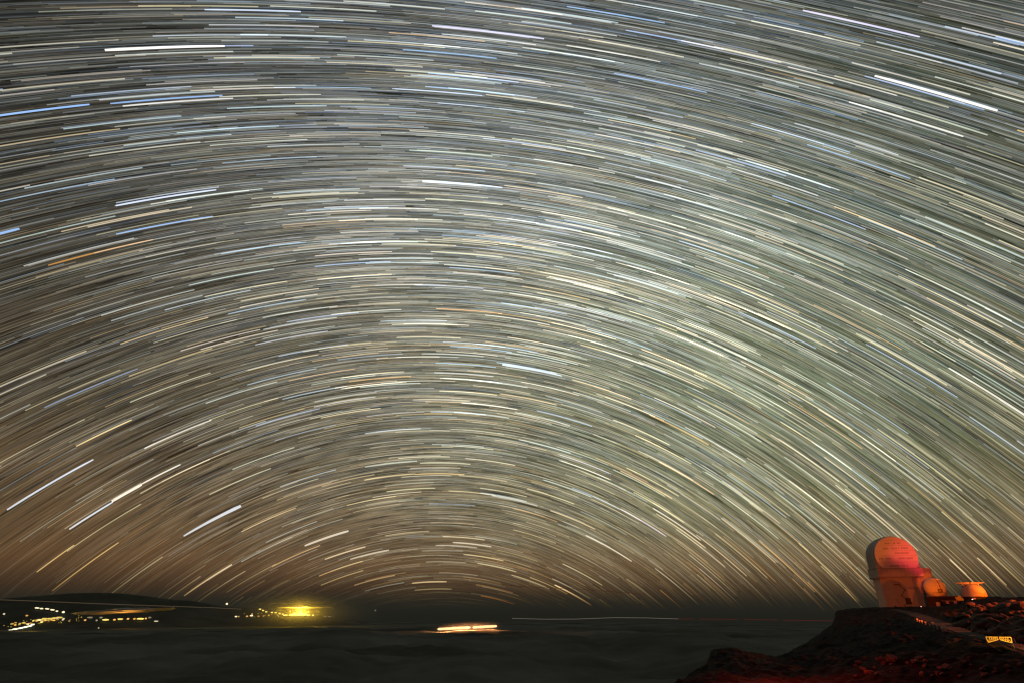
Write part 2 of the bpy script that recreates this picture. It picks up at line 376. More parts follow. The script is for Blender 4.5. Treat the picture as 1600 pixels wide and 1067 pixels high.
# the bright trails read one by one: x0, y0, x1, y1, width in photo pixels at both ends, colour, brightness
BW, WH, CRm, BL, OR, VI, YE = (.72, .86, 1.12), (1, .99, .95), (1.06, .95, .74), (.36, .62, 1.15), (1.1, .52, .10), (.86, .82, 1.15), (1.1, .86, .42)
bright = [(12, 797, 145, 716.3, 3.4, 3.0, BW, 1.1, 'blue-white'), (287.5, 837.8, 376, 788.8, 3.0, 6.2, BW, 1.1, 'blue-white'),
  (287.5, 930, 362.5, 881.5, 2.4, 2.4, CRm, 1.3, 'cream'), (82, 923, 185, 846.5, 2.0, 2.0, YE, .75, 'yellow'), (108.8, 827, 176, 783, 3.0, 3.0, BW, 1.2, 'white'), (175, 783.5, 221, 755.8, 4.6, 4.6, WH, 1.2, 'white'),
  (221, 756, 282, 725, 2.6, 2.4, WH, 1.0, 'white'), (163.8, 78.8, 351, 72.5, 4.6, 3.6, WH, 1.15, 'white'), (-30, 184.5, 140, 164.3, 3.2, 3.2, BL, 1.0, 'blue'), (1367.5, 117.5, 1557.5, 175, 4.0, 4.0, WH, 1.15, 'white'),
  (1352, 118, 1537, 174, 2.4, 2.4, BL, .6, 'blue'), (1327.5, 158, 1503.8, 216, 2.6, 2.6, WH, .9, 'white'), (785, 568, 877.5, 588, 4.6, 2.0, BW, 1.0, 'blue-white'), (1483.9, 873, 1521.4, 909.3, 2.0, 2.0, CRm, 1.1, 'cream'),
  (1525, 872, 1575, 912.6, 2.0, 2.0, CRm, 1.1, 'cream'), (1320, 920, 1339, 939, 1.6, 1.6, CRm, 1.4, 'cream'), (866.8, 913, 923.8, 945, 2.2, 2.0, CRm, 2.0, 'cream'), (643.6, 909.7, 697.7, 909, 2.2, 2.2, CRm, 1.0, 'cream'),
  (751, 930.8, 803.8, 942.4, 1.5, 1.5, OR, 1.2, 'reddish'), (181, 323, 337.5, 296, 3.0, 2.6, BW, 1.0, 'blue-white'), (75.8, 416, 238.8, 374, 2.4, 2.0, OR, .55, 'orange'), (181.8, 367.5, 332.5, 337.5, 2.4, 2.2, BL, .85, 'blue'),
  (172.5, 163, 347.5, 149, 2.6, 2.6, BL, .8, 'blue'), (192, 167, 364, 153.5, 2.6, 2.4, WH, .8, 'white'), (660, 284.5, 785, 293, 4.8, 2.2, BW, 1.0, 'blue-white'), (1499, 529, 1610, 596, 2.6, 2.6, CRm, .9, 'cream'),
  (1484, 572.5, 1612, 658, 3.0, 3.0, WH, .95, 'white'), (970, 793, 1040, 839, 2.2, 2.2, VI, .85, 'violet-white'), (1021, 792, 1094, 845, 2.2, 2.0, WH, .85, 'white'), (916, 834, 986, 878, 2.2, 2.0, WH, .9, 'white'),
  (476, 852, 544.5, 829, 3.2, 3.6, WH, .9, 'white'), (547, 872.5, 608, 859.5, 2.4, 2.6, WH, .8, 'white'), (507.5, 873, 571, 854, 2.2, 2.2, CRm, .85, 'cream'), (707.5, 846, 767.5, 854.5, 2.2, 2.0, WH, .8, 'white'),
  (1255, 15, 1436, 60, 2.8, 2.8, VI, .9, 'violet-white'), (-40, 377, 30, 357, 4.0, 4.0, BL, .95, 'blue'), (1556, 57, 1640, 80, 2.6, 2.6, BL, .8, 'blue'), (1553, 65, 1640, 91, 2.2, 2.2, CRm, .8, 'cream'),
  (120, 698, 205, 654, 2.2, 2.2, YE, .9, 'yellow'), (70, 637, 215, 575, 2.0, 2.0, BL, .5, 'blue'), (675, 40, 850, 62, 2.8, 2.8, VI, .9, 'violet-white'), (55, 891, 118, 853, 2.0, 1.8, YE, 1.0, 'yellow'),
  (226, 701, 330, 655, 2.6, 2.4, WH, .8, 'white'), (320, 17, 470, 17.5, 2.6, 2.6, BW, .85, 'blue-white'), (1385, 905, 1402, 922, 1.5, 1.5, CRm, .0, 'cream')]
bright = [b for b in bright if b[7] > 0]
def star_tube(dc0, h0, h1, w0, w1, col, rad, seg=9):
    """thin closed spindle of light along one arc"""
    s = np.linspace(0, 1, seg + 1); H = h0 + (h1 - h0) * s; Wd = (w0 + (w1 - w0) * s) / 2
    ends = np.ones(seg + 1); ends[0] = ends[-1] = .75
    rings = []
    for k in range(6):
        an = k * math.pi / 3
        dd = sky_dir(np.full(seg + 1, dc0) + Wd * ends * math.cos(an), H) * (rad * (1 + Wd * math.sin(an)))[:, None]
        rings.append(dd)
    Vv = np.stack(rings, 1); cc = .5 * col[None, :] * air(Vv[:, 0, 2] / rad); cc = np.repeat(cc[:, None, :], 6, 1)
    cc = np.concatenate([cc, np.ones(cc.shape[:-1] + (1,))], -1); I = np.arange((seg + 1) * 6).reshape(seg + 1, 6); J = np.roll(I, -1, 1)
    F = np.stack([I[:-1], J[:-1], J[1:], I[1:]], -1).reshape(-1, 4)
    mid = Vv.reshape(-1, 3).mean(0)
    me = fast_mesh('star_trail', Vv.reshape(-1, 3) - mid, F, False, cc.reshape(-1, 4)); o = link('star_trail', me, star_m); o.location = mid; return o
seen = 0
for x0, y0, x1, y1, w0, w1, c, b, cname in bright:
    a0, a1 = cel(ray(x0, y0)), cel(ray(x1, y1)); dd = (a0[0] + a1[0]) / 2
    dm = ray((x0 + x1) / 2, (y0 + y1) / 2); foc = dm.dot(Vector(fwd))
    k = foc / FPX
    o = star_tube(dd, a0[1], a1[1], w0 * .85 * k, w1 * .85 * k, np.array(c) * b * .95, np.float64(RS * .86)); seen += 1
    thick = 'thick' if max(w0, w1) >= 4 else 'bright'
    tag(o, f'{thick} {cname} star trail standing out among fainter arcs', 'star trail', f'{thick} {cname} star trails')
NB = 300 - seen
cand = order[::-1]; cand = cand[inside[cand]][:NB]
names = ['blue', 'pale blue', 'white', 'cream', 'yellow', 'orange']
for i in cand:
    o = star_tube(dc[i], hm[i] - HA / 2, hm[i] + HA / 2, wid[i] * 1.15, wid[i] * 1.15, col[i], np.float64(rad[i]), 7)
    tag(o, f'thin {names[pi[i]]} star trail curving across the night sky', 'star trail', f'thin {names[pi[i]]} star trails')
rest = np.ones(n, bool); rest[cand] = False
V, F, cc = ribbons(dc[rest], hm[rest] - HA / 2, hm[rest] + HA / 2, wid[rest], col[rest], rad[rest], 5)
tag(link('faint_star_trails', fast_mesh('faint_star_trails', V, F, False, cc), star_m), 'countless faint star trails arching over the horizon', 'star trails', kind='stuff')
print('trails', n, 'in frame', inside.sum())

# ------------------------------------------------------------------ aircraft light streaks low over the clouds
def sky_line(pts, w, mat, label, r, breaks=()):
    root = None
    bm = bmesh.new(); P = [at(px, py, r) for px, py in pts]
    for i, (p, q) in enumerate(zip(P, P[1:])):
        if i in breaks: continue
        bar(bm, p - P[0], q - P[0], w)
    o = link('light_streak', bm_mesh('light_streak', bm), mat); o.location = P[0]
    return tag(o, label, 'light streak')
sky_line([(0, 936.3), (60, 938.5), (130, 941.5), (200, 944.2), (270, 946.6), (330, 948.6), (378, 951)], 34, emitter('warm aircraft light', (1, .72, .42), .075), 'long thin tan light line passing in front of the island', 42000)
sky_line([(800, 965.3), (850, 966.6), (900, 966.4), (960, 964.2), (1010, 964.6), (1060, 966.2)], 22, emitter('white aircraft light', (1, .85, .72), .16), 'thin pale light line over the clouds beside the orange streak', 40000)
sky_line([(1060, 966.2), (1085, 966.2), (1093, 966.3), (1152, 967), (1163, 967), (1215, 967.8), (1224, 968), (1302, 969.2)], 20, emitter('red aircraft light', (1, .13, .08), .10), 'thin broken red light line running behind the ridge', 40000, (1, 3, 5))
sky_line([(785, 913), (830, 916.5), (900, 919.5), (960, 924), (1010, 928)], 20, emitter('faint red aircraft light', (1, .16, .09), .055), 'very faint red light line among the lowest star arcs', 40000)

# ------------------------------------------------------------------ town lights on the island
lamp_cols = {'w': (1, .86, .52), 'y': (1, .74, .16), 'o': (1, .48, .10), 'g': (1, .97, .66)}
lamp_mats = {}
def lamp_mat(c, s):
    k = (c, s)
    if k not in lamp_mats:
        lamp_mats[k] = emitter('town lamp ' + c, lamp_cols[c], s); lamp_mats[k].cycles.emission_sampling = 'NONE'
    return lamp_mats[k]
lumps = []
for v in range(4):
    bm = bmesh.new(); bmesh.ops.create_icosphere(bm, subdivisions=2, radius=1)
    for q in bm.verts: q.co *= 1 + random.uniform(-.18, .18)
    lumps.append(bm_mesh('town_light', bm, True))
LNUM = [0]
def town_light(px, py, w, h, c, s, label, group, slope=0):
    p = on_island(px, py); k = p.length / FPX * (ray(px, py).dot(Vector(fwd)))
    p = p * .985
    me = lumps[LNUM[0] % 4].copy(); LNUM[0] += 1
    o = link('town_light', me, lamp_mat(c, s)); o.location = p; az = math.atan2(p.x, p.y)
    o.rotation_euler = (0, slope, -az); o.scale = (w / 2.2 * k, h / 2.6 * k, h / 2.6 * k)
    tag(o, label, 'town light', group)
G1, G2, G3 = 'lights strung along the upper island slope', 'lights of the town below the island summit', 'orange lights along the island shore'
for x, y, w in ((58, 949, 7), (65, 950, 5), (74, 950.5, 6), (82, 952, 7), (89, 954, 4)): town_light(x, y, w, 2.6, 'w', 1.3, 'pale light in the string on the upper island slope', G1, .1)
town_light(99, 955.5, 4, 3.4, 'w', 1.6, 'round pale light ending the string on the island slope', G1)
town_light(6.5, 958.5, 3, 3.4, 'w', .8, 'lone pale light on the dark island slope', None)
town_light(42, 961, 4, 2.8, 'o', .8, 'lone orange light above the island town', None)
for i in range(26):
    x = 18 + 84 * (i + random.random()) / 26; y = 975.5 - (x - 18) * .125 + random.uniform(-2.6, 2.0)
    town_light(x, y, random.uniform(2.5, 6), random.uniform(1.8, 3.2), random.choice('yyow'), random.choice((.5, .8, 1.3)), 'warm light in the cluster of the island town', G2)
for x, y, w in ((16, 984, 7), (24, 982, 9), (32, 980.5, 9), (39, 979, 9), (46, 977.5, 8), (51, 975, 6)): town_light(x, y, w, 2.8, 'g', 1.7, 'white light in the brightest row of the island town', 'brightest row of town lights', -.14)
for x, y in ((92, 964), (85, 965), (78, 966), (70, 966), (62, 967.5)): town_light(x, y, 9, 3.2, 'y', .9, 'yellow light above the white row of the island town', G2)
for x, y, w, c, s in ((133, 968, 3.5, 'o', 1), (141, 964, 8, 'w', .25), (151, 968.5, 3, 'w', .4), (158, 964, 5, 'w', .3), (165, 967.5, 10, 'y', 1.3), (179, 967.5, 4, 'o', 1.2), (188, 966.5, 9, 'y', 1.1), (200, 966, 4, 'o', 1.2),
                    (210, 966, 4, 'o', .9), (220, 966, 11, 'y', 1.5), (228, 965.5, 3, 'o', 1.2), (234, 964, 5, 'w', .25), (224, 954.5, 3, 'w', .4), (230, 955, 3, 'w', .4)):
    town_light(x, y, w, 3.0, c, s, 'warm light of the shore row under the orange cloud', G3)
town_light(244, 969.8, 7, 2.0, 'w', .8, 'small flat white light out on the clouds', None)
town_light(154, 980.5, 2.2, 3.6, 'w', .5, 'tiny pale upright light out on the dark clouds', None)
town_light(354.5, 942.6, 3.4, 3.6, 'w', 1.3, 'lone white light at the foot of the island', None)
G4 = 'lights of the town in the yellow glow'
for x, y, w, s in ((369, 962.5, 4, 1.3), (373, 962.5, 3, .5), (386, 962, 4, .9), (393, 961, 5, 1.5), (394, 958.5, 2.5, .9), (404, 962, 4, .5), (412, 961.5, 3, .5), (420, 960.5, 2.5, .8)): town_light(x, y, w, 2.6, 'o' if s < 1 else 'w', s, 'orange light west of the yellow glow', G4)
for x, y in ((406.5, 951), (411, 953), (416, 955), (425, 956), (431, 956.5), (437, 958), (442, 958.5)): town_light(x, y, 4, 2.2, 'y', 1.4, 'small yellow light climbing towards the yellow glow', G4)
for x, w in ((446, 8), (455, 8), (482, 7), (489, 4)): town_light(x, 960.3, w, 2.6, 'y', 1.6, 'yellow light beside the core of the glow', G4)
for x in (508, 515): town_light(x, 962.5, 5, 1.4, 'w', .25, 'faint light east of the yellow glow', G4)
town_light(586.5, 953, 2.5, 2.5, 'w', .25, 'single faint light above the cloud horizon', None)

for i in range(34):
    x = random.uniform(4, 128); town_light(x, 979 - x * .1 + random.uniform(-7, 3), random.uniform(1, 2), random.uniform(1, 1.8), random.choice('yyo'), random.choice((.25, .4, .6)), 'tiny warm light scattered about the island town', 'tiny lights of the island town')
for i in range(26):
    x = random.uniform(372, 500); town_light(x, 961 + random.uniform(-4, 2), random.uniform(1, 2), random.uniform(1, 1.8), random.choice('yyo'), random.choice((.3, .5, .8)), 'tiny warm light scattered around the yellow glow', 'tiny lights around the yellow glow')

def ellipsoid(name, p, sx, sy, sz, mat, az, rough=0.0, sub=3):
    bm = bmesh.new(); bmesh.ops.create_icosphere(bm, subdivisions=sub, radius=1)
    for q in bm.verts:
        c = q.co; n_ = float(fbm(np.array([c.x * 2.3 + sx]), np.array([c.y * 2.3 + c.z * 1.7 + sz]), 3)[0]); q.co *= 1 + rough * n_
        q.co.x *= sx; q.co.y *= sy; q.co.z *= sz
    o = link(name, bm_mesh(name, bm, True), mat); o.location = p; o.rotation_euler = (0, 0, -az); return o
def point_light(name, p, col, watts, size):
    ld = bpy.data.lights.new(name, 'POINT'); ld.color = col; ld.energy = watts; ld.shadow_soft_size = size
    o = bpy.data.objects.new(name, ld); C.objects.link(o); o.location = p; return o
def px_size(p): return p.length / FPX * p.normalized().dot(Vector(fwd))
# the bright yellow core and the cloud that scatters its light
pc = at(468, 959, 47500); k = px_size(pc); azc = math.atan2(pc.x, pc.y)
core = ellipsoid('town_light', pc, 13 * k, 3 * k, 2.2 * k, emitter('yellow town core', (1, .80, .14), 2.2), azc, .2, 2)
tag(core, 'brightest yellow light at the core of the glow', 'town light')
core.data.materials[0].cycles.emission_sampling = 'NONE'
for dx, wt in ((-30, .12), (-13, .35), (0, 2.7), (12, .3), (26, .08)):
    point_light('town_glow_lamp', pc + Vector((math.cos(azc), -math.sin(azc), 0)) * dx * k + Vector((0, 0, 4 * k)), (1, .60, .04), 1.15e8 * wt, 60)
mist = ellipsoid('mist', pc + Vector((0, 0, 2 * k)), 150 * k, 60 * k, 34 * k, volume('glowing mist', (.95, .95, .95), 1.5e-4, (150 * k, 60 * k, 34 * k)), azc)
tag(mist, 'mist lit yellow around the island town', 'mist', kind='stuff')
wisp_m = material('thin cloud', (.55, .53, .48), 1.0)
for (x, y, w, h, dz, lab) in ((474, 948.2, 86, 3.0, 1500, 'bright yellow cloud streak just above the glowing town'), (462, 942.6, 120, 2.0, 2500, 'thin yellow cloud streak above the glow of the town')):
    p = at(x, y, 47500 + dz); tag(ellipsoid('cloud_streak', p, w / 2 * k, 25 * k, h / 2 * k, wisp_m, azc, .35, 4), lab, 'cloud')
# orange cloud over the shore lights
po = at(190, 954, 47000); k = px_size(po); azo = math.atan2(po.x, po.y)
oc = ellipsoid('cloud_streak', po, 58 * k, 14 * k, 3.0 * k, wisp_m, azo, .7, 4); oc.rotation_euler = (0, -.05, -azo)
tag(oc, 'dull orange cloud streak above the shore lights', 'cloud')
point_light('shore_glow_lamp', at(192, 966, 46000), (1, .42, .07), 3.6e7, 60)
point_light('town_row_lamp', at(50, 972, 46500), (1, .60, .15), 4e7, 60)

# orange streak lying in the clouds
SR = deck_r(730, 983) * .80
pa, pb = at(684, 982.2, SR), at(777, 977.4, SR)
mid = (pa + pb) / 2; k = px_size(mid); azm = math.atan2(mid.x, mid.y); tilt = math.atan2(pa.z - pb.z, (pa - pb).length)
root = empty('glowing_streak', mid); root.rotation_euler = (0, math.asin((pa.z - pb.z) / (pa - pb).length), -azm); tag(root, 'orange-white streak of light lying in two lengths in the clouds', 'light streak')
lava_l = emitter('white hot light', (1, .58, .26), 1.6)
lava_l.cycles.emission_sampling = 'NONE'
for a0, a1 in ((-47, 5.0), (7.5, 46)):
    bm = bmesh.new(); bmesh.ops.create_icosphere(bm, subdivisions=3, radius=1)
    for q in bm.verts:
        s = max(-1, min(1, q.co.x)); rx = math.copysign(abs(s) ** .6, s)
        th = 1.65 * k * (1 + .25 * float(fbm(np.array([rx * 6 + a0]), np.array([.3]), 2)[0]))
        c2 = math.hypot(q.co.y, q.co.z) or 1.0; e2 = min(1.0, (1 - abs(rx)) * 12) ** .5
        q.co = Vector(((a0 + a1) / 2 * k + rx * (a1 - a0) / 2 * k, q.co.y / c2 * 4 * k * e2, q.co.z / c2 * th * e2))
    part('light_segment', bm, lava_l, root, True)
for i in range(9):
    o = point_light('streak_lamp', mid + (pb - pa) * ((i - 4) / 9.0) + Vector((0, 0, 0)) - Vector((math.sin(azm), math.cos(azm), 0)) * 6 * k, (1, .36, .12), 6e7, 20)
m2 = ellipsoid('mist', mid, 66 * k, 30 * k, 9.5 * k, volume('mist over streak', (.95, .95, .95), 1.2e-4, (66 * k, 30 * k, 9.5 * k)), azm); m2.rotation_euler = root.rotation_euler
tag(m2, 'mist lit orange around the streak in the clouds', 'mist', kind='stuff')

# ------------------------------------------------------------------ observatory enclosure
def frame_at(px, py, r):
    p = at(px, py, r); return p, math.atan2(p.x, p.y)
DR = 400.0
pD, azD = frame_at(1412, 948, DR); gz = ground(pD.x, pD.y) - .4
YAW = R(17)
obs = empty('observatory', (pD.x, pD.y, gz), -azD + YAW)
tag(obs, 'tall white telescope enclosure with round flat front, lit orange and red', 'observatory')
zz = lambda py, r=DR, px=1412: azt(px, py)[1] * r - gz
Z_ledge, Z_cut, Z_top, RW = zz(902), zz(888), zz(838), 10.7
Z_c = Z_top - RW
# lower tower: eight-sided
pts = [(-9.9, -6.5), (-6.4, -9.6), (4.6, -9.6), (9.9, -5.2), (9.9, 6.5), (6.5, 9.6), (-6.5, 9.6), (-9.9, 6.5)]
bm = bmesh.new(); prism(bm, pts, 0, Z_ledge - .4); part('lower_tower', bm, white, obs, bevel=.08)
led = bm = bmesh.new(); prism(bm, [(x * 1.13, y * 1.13) for x, y in pts], Z_ledge - .4, Z_ledge + .35); part('ledge', bm, grey, obs)
for zc in (5.0, 10.0):
    bm = bmesh.new(); prism(bm, [(x * 1.006, y * 1.006) for x, y in pts], zc, zc + .16); part('panel_band', bm, grey, obs)
# shutter body: arched profile extruded to the back
def arch(w, zb, zc, n=28):
    return [(-w, zb)] + [(-w * math.cos(math.pi * i / n), zc + w * math.sin(math.pi * i / n)) for i in range(n + 1)] + [(w, zb)]
bm = bmesh.new()
secs = [(-9.2, RW - .9, 0), (-8.4, RW - .15, 0), (-7.4, RW, 0), (6, RW, 0), (8.5, RW - .8, 0), (9.8, RW - 2.6, 0)]
rings = []
for y, w, _ in secs:
    sc = w / RW
    rings.append([bm.verts.new((x * sc, y, Z_ledge + .35 + (z - Z_ledge - .35) * (1 - (1 - sc) * .42) if z > Z_ledge + .36 else z)) for x, z in arch(RW, Z_ledge + .35, Z_c)])
for a_, b_ in zip(rings, rings[1:]):
    for i in range(len(a_)): bm.faces.new((a_[i], a_[(i + 1) % len(a_)], b_[(i + 1) % len(a_)], b_[i]))
bm.faces.new(rings[0]); bm.faces.new(rings[-1])
part('enclosure_shell', bm, white, obs)
# ribs round the shell
for y in (-5.0, -1.2, 2.6):
    bm = bmesh.new(); A = arch(RW + .14, Z_ledge + .4, Z_c); B = arch(RW - .05, Z_ledge + .4, Z_c)
    for i in range(len(A) - 1):
        q = [bm.verts.new((x, yy, z)) for yy in (y, y + .35) for x, z in (A[i], A[i + 1], B[i + 1], B[i])]
        for f in ((0, 1, 2, 3), (4, 5, 6, 7), (0, 1, 5, 4), (2, 3, 7, 6)): bm.faces.new([q[j] for j in f])
    part('rib', bm, grey, obs)
# round flat front, cut off at its foot
bm = bmesh.new(); RD = RW - .35; a0 = math.asin((Z_cut - Z_c) / RD); n = 56
ring = [(RD * math.cos(a0 + (math.pi - 2 * a0) * i / n), Z_c + RD * math.sin(a0 + (math.pi - 2 * a0) * i / n)) for i in range(n + 1)]
lo = [bm.verts.new((x, -9.1, z)) for x, z in ring]; hi = [bm.verts.new((x * .992, -10.3, Z_c + (z - Z_c) * .992)) for x, z in ring]
bm.faces.new(lo); bm.faces.new(hi)
for i in range(len(lo)): bm.faces.new((lo[i], lo[(i + 1) % len(lo)], hi[(i + 1) % len(lo)], hi[i]))
disc = part('round_front', bm, panel_m, obs)
# rows of dark louvres on the round front
for py, spans in ((849.5, ((-4.0, -1.6), (-1.2, 4.6))), (857.5, ((-5.6, -2.5), (-1.8, 1.6), (2.0, 6.8))), (865, ((-.2, 6.6),)), (873, ((-8.8, -6.6), (-5.2, -2.4), (.8, 7.8))), (884.5, ((-5.2, 4.4),))):
    z = zz(py)
    for s0, s1 in spans:
        m = max(2, int((s1 - s0) / .62))
        for i in range(m):
            if random.random() < .12: continue
            x = s0 + (s1 - s0) * i / m; bm = bmesh.new(); box(bm, x, x + (s1 - s0) / m * .72, -10.36, -10.3, z - .42 - random.random() * .15, z + .36)
            part('louvre', bm, seam_m, disc)
for zq in (zz(845), zz(853.3), zz(861.3), zz(869), zz(879)):
    hw = math.sqrt(max(.1, (RD * .985) ** 2 - (zq - Z_c) ** 2)); bm = bmesh.new(); box(bm, -hw, hw, -10.325, -10.3, zq - .05, zq + .05); part('panel_joint', bm, grey, disc)
# carriage below the disc
bm = bmesh.new(); box(bm, -RW - .1, RW + .1, -10.0, 8.2, Z_ledge + .35, Z_cut - .2); part('carriage', bm, white, obs, bevel=.12)
bm = bmesh.new(); box(bm, -RW - .35, RW + .35, -10.25, 8.4, Z_cut - .2, Z_cut + .18); part('carriage_rim', bm, grey, obs)
for x in (-6.5, -2.2, 2.2, 6.5):
    bm = bmesh.new(); box(bm, x - .06, x + .06, -10.04, -10.0, Z_ledge + .4, Z_cut - .25); part('panel_joint', bm, grey, obs)
# platform, stair and doors on the tower front
bm = bmesh.new(); box(bm, -4.7, -2.0, -11.2, -9.62, 12.1, 12.35); bar(bm, (-4.6, -11.1, 12.35), (-4.6, -11.1, 13.3), .1); bar(bm, (-2.1, -11.1, 12.35), (-2.1, -11.1, 13.3), .1); bar(bm, (-4.6, -11.1, 13.3), (-2.1, -11.1, 13.3), .1); part('platform', bm, dark_m, obs)
bm = bmesh.new(); z = 12.1; x = -2.6; s = 1
while z > 1.5:
    bar(bm, (x, -10.4, z), (x + 2.2 * s, -10.4, z - 2.6), .22); box(bm, min(x + 2.2 * s, x + 2.2 * s + .5 * s), max(x + 2.2 * s, x + 2.2 * s + .5 * s), -10.9, -9.65, z - 2.75, z - 2.58); x += 2.2 * s; z -= 2.6; s = -s
part('stair', bm, dark_m, obs)
bm = bmesh.new(); box(bm, -1.2, 1.4, -9.72, -9.55, 2.4, 5.6); part('door', bm, dark_m, obs)
bm = bmesh.new(); box(bm, -5.6, -4.4, -9.7, -9.55, 3.1, 5.3); part('door', bm, seam_m, obs)

# utility block behind the enclosure, with a rounded end
pU, azU = frame_at(1456, 946, 418); gU = ground(pU.x, pU.y) - .5
ub = empty('utility_building', (pU.x, pU.y, gU), -azU)
tag(ub, 'plain grey block with rounded end behind the telescope enclosure', 'building')
hU = azt(1456, 887.5)[1] * 418 - gU
bm = bmesh.new(); rad_ = 2.0
prism(bm, [(-5, -3.5), (2.4, -3.5)] + [(2.4 + rad_ * math.sin(i * math.pi / 12) * 1.0, -3.5 + rad_ - rad_ * math.cos(i * math.pi / 12)) for i in range(1, 7)] + [(4.4, 3.5), (-5, 3.5)], 0, hU); part('wall', bm, concrete, ub)
bm = bmesh.new(); box(bm, -5.1, 2.4, -3.62, 3.6, hU, hU + .3); part('roof_edge', bm, grey, ub)
bm = bmesh.new(); box(bm, -5.05, 2.3, -3.6, -3.5, hU - 6.0, hU - 5.7); part('band', bm, seam_m, ub)

# ------------------------------------------------------------------ small domes
def sphere_cap(rad, z0, zc, flat=1.0, n=16):
    b0 = math.asin(max(-1, (z0 - zc) / (rad * flat))); return [(rad * math.cos(b0 + (math.pi / 2 - b0) * i / n), zc + rad * flat * math.sin(b0 + (math.pi / 2 - b0) * i / n)) for i in range(n)] + [(0, zc + rad * flat)]
r1 = 332.0
p1, az1 = frame_at(1469, 946, r1); g1 = ground(p1.x, p1.y) - .4
d1 = empty('dome_building', (p1.x, p1.y, g1), -az1); tag(d1, 'small round white dome with closed slit, glowing orange, beside the enclosure', 'dome')
h = lambda py, r, g, px: azt(px, py)[1] * r - g
zt, zd, zb = h(901.5, r1, g1, 1467), h(924.5, r1, g1, 1467), h(931, r1, g1, 1467); rd = 4.15; zc = zt - rd
bm = bmesh.new(); lathe(bm, sphere_cap(rd, zd, zc)); dome = part('dome_shell', bm, domep, d1, True)
bm = bmesh.new(); lathe(bm, [(3.8, zb), (3.8, zd - .3), (4.2, zd - .25), (4.2, zd + .1), (3.8, zd + .1)]); part('drum', bm, concrete, d1)
bm = bmesh.new()
for sgn in (0,):
    A = []
    for i in range(15):
        b = R(-8 + 98 * i / 14); ph = R(-62)
        A.append(Vector(((rd + .05) * math.cos(b) * math.cos(ph), (rd + .05) * math.cos(b) * math.sin(ph), zc + (rd + .05) * math.sin(b))))
    for p, q in zip(A, A[1:]): bar(bm, p, q, .22)
part('shutter_seam', bm, dark_m, dome)
bm = bmesh.new(); box(bm, .9, 2.6, -4.3, -2.7, zd - .35, zd + 1.2); part('hatch', bm, dark_m, d1)
bm = bmesh.new(); box(bm, 1.3, 1.8, -4.34, -4.3, zd + .2, zd + .8); part('hatch_window', bm, concrete, d1)
bm = bmesh.new(); box(bm, -4.1, 6.3, -4.4, 4.5, 0, zb - .3); part('wall', bm, base_m, d1)
bm = bmesh.new(); box(bm, -4.3, 7.2, -4.6, 4.7, zb - .3, zb); part('roof_slab', bm, dark_m, d1)
bm = bmesh.new(); box(bm, -1.2, .2, -4.5, -4.4, 0, 2.3); part('door', bm, seam_m, d1)

# low service building between the domes
p3, az3_ = frame_at(1494, 946, 328); g3 = ground(p3.x, p3.y) - .4
sb = empty('service_building', (p3.x, p3.y, g3), -az3_); tag(sb, 'low flat-roofed building between the two small domes', 'building')
hs = h(938.5, 326, g3, 1494)
bm = bmesh.new(); box(bm, -4.6, 4.4, -2.2, 3, 0, hs); part('wall', bm, base_m, sb)
bm = bmesh.new(); box(bm, -4.8, 4.6, -2.45, 3.2, hs, hs + .22); part('roof_edge', bm, concrete, sb)
bm = bmesh.new(); box(bm, -2.4, 4.6, 4.2, 8, 0, h(930.5, 334, g3, 1494)); part('rear_block', bm, grey, sb)
for x in (-3.2, -.4, 2.2):
    bm = bmesh.new(); box(bm, x, x + 1.1, -2.26, -2.2, 1.2, 2.3); part('window', bm, seam_m, sb)

r2 = 322.0
p2, az2_ = frame_at(1526, 942, r2); g2 = ground(p2.x, p2.y) - .4
d2 = empty('dome_building', (p2.x, p2.y, g2), -az2_); tag(d2, 'squat white dome with its flat shutters opened wide on top', 'dome')
zt, zd = h(911.2, r2, g2, 1525), h(931.5, r2, g2, 1525); rd = 4.45; fl = .95; zc = zt - rd * fl
bm = bmesh.new(); lathe(bm, [(rd * (max(r_, 0) / rd) ** .72, z_) for r_, z_ in sphere_cap(rd, zd, zc, fl)]); dome2 = part('dome_shell', bm, domep, d2, True)
bm = bmesh.new(); lathe(bm, [(3.9, 0), (3.9, zd - .5), (4.42, zd - .45), (4.42, zd), (3.8, zd)]); part('drum', bm, base_m, d2)
for s in (-1, 1):
    bm = bmesh.new()
    P = [(.5, zt - .2), (2.0, zt - .25), (4.7, zt + .2), (4.7, zt + .42), (.4, zt + .6), (.1, zt + .2)]
    lo = [bm.verts.new((s * x, -2.6, z)) for x, z in P]; hi = [bm.verts.new((s * x, 2.6, z)) for x, z in P]
    bm.faces.new(lo); bm.faces.new(hi)
    for i in range(len(P)): bm.faces.new((lo[i], lo[(i + 1) % 6], hi[(i + 1) % 6], hi[i]))
    part('shutter', bm, domep, d2, bevel=.03)
    bm = bmesh.new(); bar(bm, (s * 2.3, -2.0, zt - .9), (s * 2.9, -2.0, zt - .05), .22); part('shutter_arm', bm, galv, d2)
bm = bmesh.new(); box(bm, -1.0, .2, -4.02, -3.75, 0, 2.1); part('door', bm, seam_m, d2)

bm = bmesh.new(); prev = None
for i, p in enumerate(cen):
    d_ = (cen[min(i + 1, len(cen) - 1)] - cen[max(i - 1, 0)]); d_.z = 0; d_.normalize(); s_ = Vector((d_.y, -d_.x, 0)) * float(RH[i])
    ring = [bm.verts.new(p + s_ * q + Vector((0, 0, z_))) for q, z_ in ((1.0, -.35), (.97, 0), (0, .05), (-.97, 0), (-1.0, -.35))]
    if prev:
        for a_ in range(4): bm.faces.new((prev[a_], prev[a_ + 1], ring[a_ + 1], ring[a_]))
    prev = ring
tag(link('road', bm_mesh('road', bm), asphalt), kind='structure')

